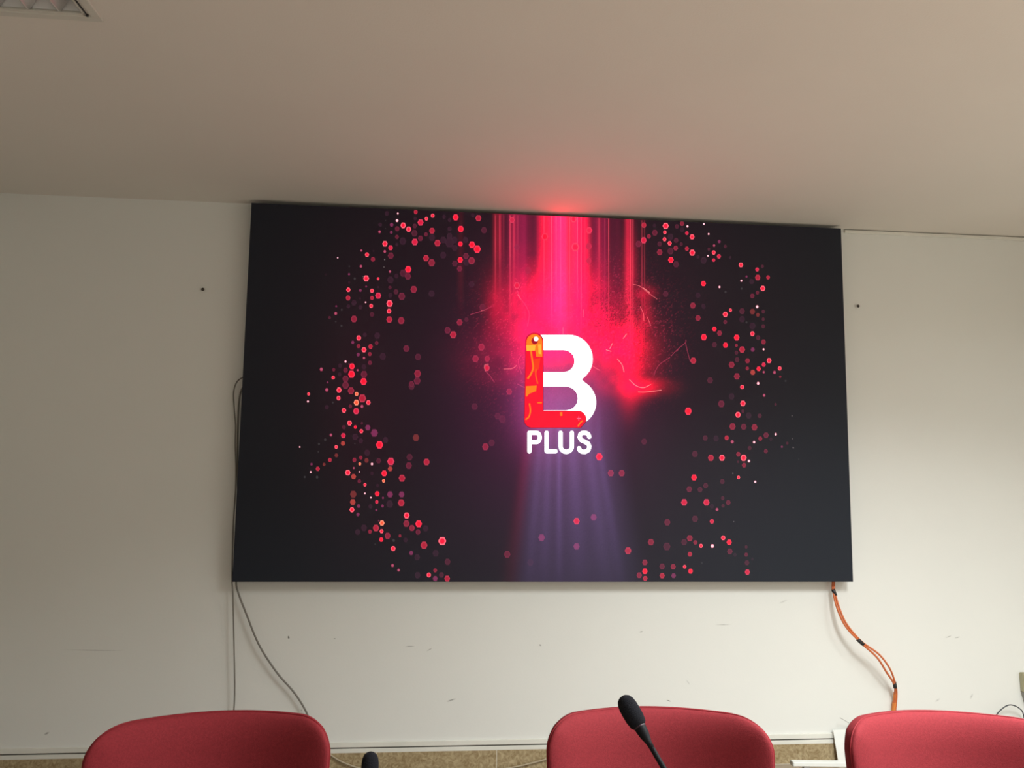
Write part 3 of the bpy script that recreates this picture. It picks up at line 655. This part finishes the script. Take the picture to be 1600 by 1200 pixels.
# beige wall box at the right
p0 = at(1592, 1050, 0); p1 = at(1592, 1080, 0); p2 = at(1600, 1096, 0)
wb = empty('wall_box', (p0.x + .06, 0, p1.z)); tag(wb, 'beige plastic wall box with tapered base at the right edge', 'wall box')
hh = p0.z - p1.z; lo = p2.z - p1.z
bm = bmesh.new()
pr = [(-.06, hh), (.06, hh), (.06, 0), (-.058, 0)]
fa = [bm.verts.new((a, -.03, b)) for a, b in pr]; ba = [bm.verts.new((a, 0, b)) for a, b in pr]
bm.faces.new(fa); bm.faces.new(ba[::-1])
for i in range(4): bm.faces.new((fa[i], fa[(i + 1) % 4], ba[(i + 1) % 4], ba[i]))
bmesh.ops.bevel(bm, geom=[e for e in bm.edges], offset=.003, segments=2, affect='EDGES')
bm_obj('body', bm, M_beige, wb)
bm = bmesh.new()
pr = [(-.057, -.0005), (.057, -.0005), (.03, lo * 1.5), (-.036, lo * 1.5)]
fa = [bm.verts.new((a, -.027, b)) for a, b in pr]; ba = [bm.verts.new((a, 0, b)) for a, b in pr]
bm.faces.new(fa); bm.faces.new(ba[::-1])
for i in range(4): bm.faces.new((fa[i], fa[(i + 1) % 4], ba[(i + 1) % 4], ba[i]))
bm_obj('base', bm, M_beigegrey, wb)

# white sheet leaning on the skirting and white trunking length on the floor
a0, a1 = at(1301, 1140, -.018), at(1310, 1193, -.05)
b0 = Vector((a0.x + .16, a0.y, a0.z)); b1 = Vector((a1.x + .12, a1.y, 0.0)); a1.z = 0.0
bm = bmesh.new(); n_ = Vector((0, -.006, 0))
q = [a0, b0, b1, a1]
fa = [bm.verts.new(p + n_) for p in q]; ba = [bm.verts.new(p) for p in q]
bm.faces.new(fa); bm.faces.new(ba[::-1])
for i in range(4): bm.faces.new((fa[i], fa[(i + 1) % 4], ba[(i + 1) % 4], ba[i]))
tag(bm_obj('plastic_panel', bm, M_white), 'small white panel leaning on the skirting beside the rightmost chair', 'panel')
c0, c1 = at(1236, 1193, -.16), at(1345, 1200, -.19)
tt = empty('trunking_length', (c0.x, c0.y, 0)); tag(tt, 'white flat trunking length with grey end lying by the skirting', 'trunking')
dirv = Vector((c1.x - c0.x, c1.y - c0.y, 0)); ang = math.atan2(dirv.y, dirv.x); tt.rotation_euler = (0, 0, ang)
zt = at(1236, 1189, -.16).z
box_obj('bar', (0.006, dirv.length + .25, -.02, .02, max(zt - .02, 0.0), zt), M_white, tt, bevel=.003)
box_obj('end_cap', (0, 0.006, -.02, .02, max(zt - .02, 0.0), zt), M_beigegrey, tt, bevel=.002)
box_obj('foot', (.06, .09, -.015, .015, 0, max(zt - .02, 0.003)), M_beigegrey, tt)
box_obj('foot', (dirv.length + .1, dirv.length + .13, -.015, .015, 0, max(zt - .02, 0.003)), M_beigegrey, tt)

# ------------------------------------------------------------------ chairs
def backrest_mesh(Wd=0.246, H=0.52, T=0.045, r=0.072, bend=0.115, arch=0.012):
    nu, nv = 36, 30
    verts, faces = [], []
    def shape(u, v):
        # u in -1..1 across, v in 0..1 up, corners rounded
        x, z = u * Wd, v * H
        def corner(cx_, cz, sgnz):
            nonlocal x, z
            dx, dz = (abs(x) - (Wd - r)) / r, ((z - cz) * sgnz) / r
            if dx > 0 and dz > 0:
                ex, ez = dx * math.sqrt(1 - dz * dz / 2), dz * math.sqrt(1 - dx * dx / 2)
                x = math.copysign(Wd - r + ex * r, x); z = cz + sgnz * ez * r
        corner(0, H - r, 1); corner(0, r, -1)
        x *= 0.90 + 0.10 * min(1, v * 1.0) if v < 1 else 1.0
        z += arch * (1 - (x / Wd) ** 2) * v
        return x, z
    us = [math.copysign(1 - (1 - abs(t)) ** 1.7, t) for t in np.linspace(-1, 1, nu + 1)]
    vs = [0.5 + 0.5 * math.copysign(1 - (1 - abs(t)) ** 1.7, t) for t in np.linspace(-1, 1, nv + 1)]
    idx = {}
    for side in (0, 1):
        for j, v in enumerate(vs):
            for i, u in enumerate(us):
                x, z = shape(u, v)
                e = min(1 - abs(u), 2 * min(v, 1 - v) * H / (2 * Wd) * 1.0)
                f = math.sqrt(max(0, 1 - (1 - min(e / 0.28, 1)) ** 2))
                th = T * (0.36 + 0.64 * f)
                y = -bend * (x / Wd) ** 2
                y += -th if side == 0 else th * 0.8
                # lumbar swell
                if side == 0: y -= 0.018 * math.exp(-((v - .3) / .25) ** 2) * f
                idx[(side, i, j)] = len(verts); verts.append((x, y, z))
    for j in range(nv):
        for i in range(nu):
            a = [idx[(0, i, j)], idx[(0, i + 1, j)], idx[(0, i + 1, j + 1)], idx[(0, i, j + 1)]]; faces.append(a)
            b = [idx[(1, i, j)], idx[(1, i, j + 1)], idx[(1, i + 1, j + 1)], idx[(1, i + 1, j)]]; faces.append(b)
    loop = [(i, 0) for i in range(nu)] + [(nu, j) for j in range(nv)] + [(i, nv) for i in range(nu, 0, -1)] + [(0, j) for j in range(nv, 0, -1)]
    for k in range(len(loop)):
        a, b = loop[k], loop[(k + 1) % len(loop)]
        faces.append([idx[(0, *a)], idx[(1, *a)], idx[(1, *b)], idx[(0, *b)]])
    seam = [verts[idx[(0, *p)]] for p in loop]; seam2 = [verts[idx[(1, *p)]] for p in loop]
    return verts, faces, seam, seam2
ZB = 0.50
def make_chair():
    t = empty('conference_chair')
    v, f, s1, s2 = backrest_mesh()
    tilt = Matrix.Rotation(math.radians(-9), 4, 'X')
    tr_ = lambda p: tilt @ Vector(p) + Vector((0, 0, ZB))
    b = mesh_obj('backrest', [tr_(p) for p in v], f, M_red, t, smooth=False)
    me = b.data; me.polygons.foreach_set('use_smooth', [True] * len(me.polygons))
    for s in (s1,):
        pts = [tr_(p) for p in s]; pts.append(pts[0])
        bm = bmesh.new(); add_tube(bm, pts, .0020, 6, cap=False); bm_obj('piping', bm, M_piping, b, smooth=True)
    bm = bmesh.new(); add_box(bm, -.25, .25, -.52, -.02, .42, .50, bevel=.035, segs=4); bm_obj('seat', bm, M_red, t, smooth=True)
    bm = bmesh.new(); add_box(bm, -.035, .035, -.05, -.02, .40, .62, bevel=.008); add_box(bm, -.035, .035, -.30, -.02, .40, .418, bevel=.004); bm_obj('back_bracket', bm, M_black, t)
    bm = bmesh.new(); add_lathe(bm, [(.05, .42), (.05, .40), (.028, .39), (.028, .12)], (0, -.27, 0), n=16); bm_obj('column', bm, M_black, t, smooth=False)
    leg_me = None; cas_me = None
    for k in range(5):
        a = 2 * math.pi * k / 5 + .3
        if leg_me is None:
            bm = bmesh.new(); add_tube(bm, [(0.0, 0, .115), (.15, 0, .10), (.29, 0, .07)], [.028, .022, .016], 8)
            lg_ = bm_obj('base_leg', bm, M_black, t, smooth=True); leg_me = lg_.data
            bm = bmesh.new(); add_lathe(bm, [(.022, -.02), (.027, -.015), (.027, .015), (.022, .02)], (.29, 0, .027), (0, 1, 0), 14); add_tube(bm, [(.29, 0, .03), (.29, 0, .07)], .008, 8)
            cs = bm_obj('caster', bm, M_black, lg_); cas_me = cs.data
        else:
            lg_ = bpy.data.objects.new('base_leg', leg_me); COL.objects.link(lg_); lg_.parent = t
            cs = bpy.data.objects.new('caster', cas_me); COL.objects.link(cs); cs.parent = lg_
        lg_.location = (0, -.27, 0); lg_.rotation_euler = (0, 0, a)
    return t
CH = [(338, -2.36, 5, 'red fabric conference chair at the left, below the hanging grey cables', -.075),
      (1024, -2.40, -4, 'middle red fabric conference chair, behind the taller microphone', -.068),
      (1473, -2.38, -4, 'rightmost red fabric conference chair, cut by the right edge of the picture', -.092)]
c_proto = make_chair()
protos = [c_proto] + [copy_tree(c_proto) for _ in CH[1:]]
for i, (px, Y, rz, lab, dz) in enumerate(CH):
    o = protos[i]
    for ch in o.children:
        if ch.name.split('.')[0] in ('backrest', 'seat', 'back_bracket'): ch.location.z += dz
    p = at(px, 1115, Y); o.location = (p.x, Y, 0); o.rotation_euler = (0, 0, math.radians(rz))
    tag(o, lab, 'chair', 'red chairs behind the table')

# ------------------------------------------------------------------ table and microphones
TY0, TY1, TZ = -3.70, -3.06, 0.75
tb = empty('conference_table', (0, (TY0 + TY1) / 2, 0)); tag(tb, 'long dark wooden conference table below the microphones in front of the chairs', 'table')
hy = (TY1 - TY0) / 2
box_obj('tabletop', (-2.2, 1.9, -hy, hy, TZ - .035, TZ), M_wood, tb, bevel=.004)
box_obj('modesty_panel', (-2.1, 1.8, -hy + .05, -hy + .07, .15, TZ - .035), M_wood, tb)
for xx in (-2.12, -.15, 1.79):
    box_obj('leg_panel', (xx - .015, xx + .015, -hy + .07, hy - .18, 0, TZ - .035), M_wood, tb)

def microphone(lab, tip, ctr, base, size=1.0):
    """foam head from ctr towards tip, neck curving down to a base plate on the table"""
    t = empty('gooseneck_microphone', (base.x, base.y, TZ)); tag(t, lab, 'microphone', 'gooseneck microphones')
    o = t.location
    ax = (tip - ctr).normalized(); c = ctr - o
    r, h = .0150 * size, .021 * size
    prof = [(r * .62, -h * 1.15), (r * .86, -h * .95), (r * .97, -h * .5), (r, 0), (r * .99, h * .4), (r * .90, h * .8), (r * .70, h * 1.08), (r * .40, h * 1.24), (r * .12, h * 1.29)]
    bm = bmesh.new(); add_lathe(bm, prof, c, ax, 24); bm_obj('foam_windscreen', bm, M_foam, t, smooth=True)
    e = c - ax * (h * 1.15)
    bm = bmesh.new(); add_lathe(bm, [(r * .60, .002), (r * .60, -.004), (r * .52, -.014), (r * .30, -.026), (r * .28, -.034)], e, ax, 18); bm_obj('capsule_body', bm, M_mic, t, smooth=True)
    bm = bmesh.new(); add_lathe(bm, [(r * .63, .001), (r * .63, -.0015)], e, ax, 18); bm_obj('light_ring', bm, M_ring, t)
    s = e - ax * .03
    b0 = Vector((0, 0, .03))
    L_ = (s - b0).length
    tube_obj('gooseneck', [s, s - ax * (L_ * .25), s - ax * (L_ * .45) + Vector((0, 0, -.01)), b0 + Vector((0, 0, L_ * .22)) + (s - b0) * .08, b0], .0042 * size, M_mic, t, n=10)
    bm = bmesh.new(); add_box(bm, -.06, .06, -.07, .06, 0.0, .035, bevel=.008, segs=3); bm_obj('base', bm, M_mic, t)
    bm = bmesh.new(); add_lathe(bm, [(.010, .012), (.009, .016)], (0, -.04, .022), n=14); bm_obj('button', bm, M_ring, t)
m1c = at(986.5, 1113, -2.94); m1t = at(979, 1100, -2.932)
microphone('taller black gooseneck microphone in front of the middle chair', m1t, m1c, at(1125, 1310, -3.16), 1.0)
m2c = at(578, 1201, -2.80); m2t = m2c + Vector((0, 0.01, .05))
microphone('black gooseneck microphone tip rising between the left and middle chairs', m2t, m2c, at(590, 1310, -3.16), .95)
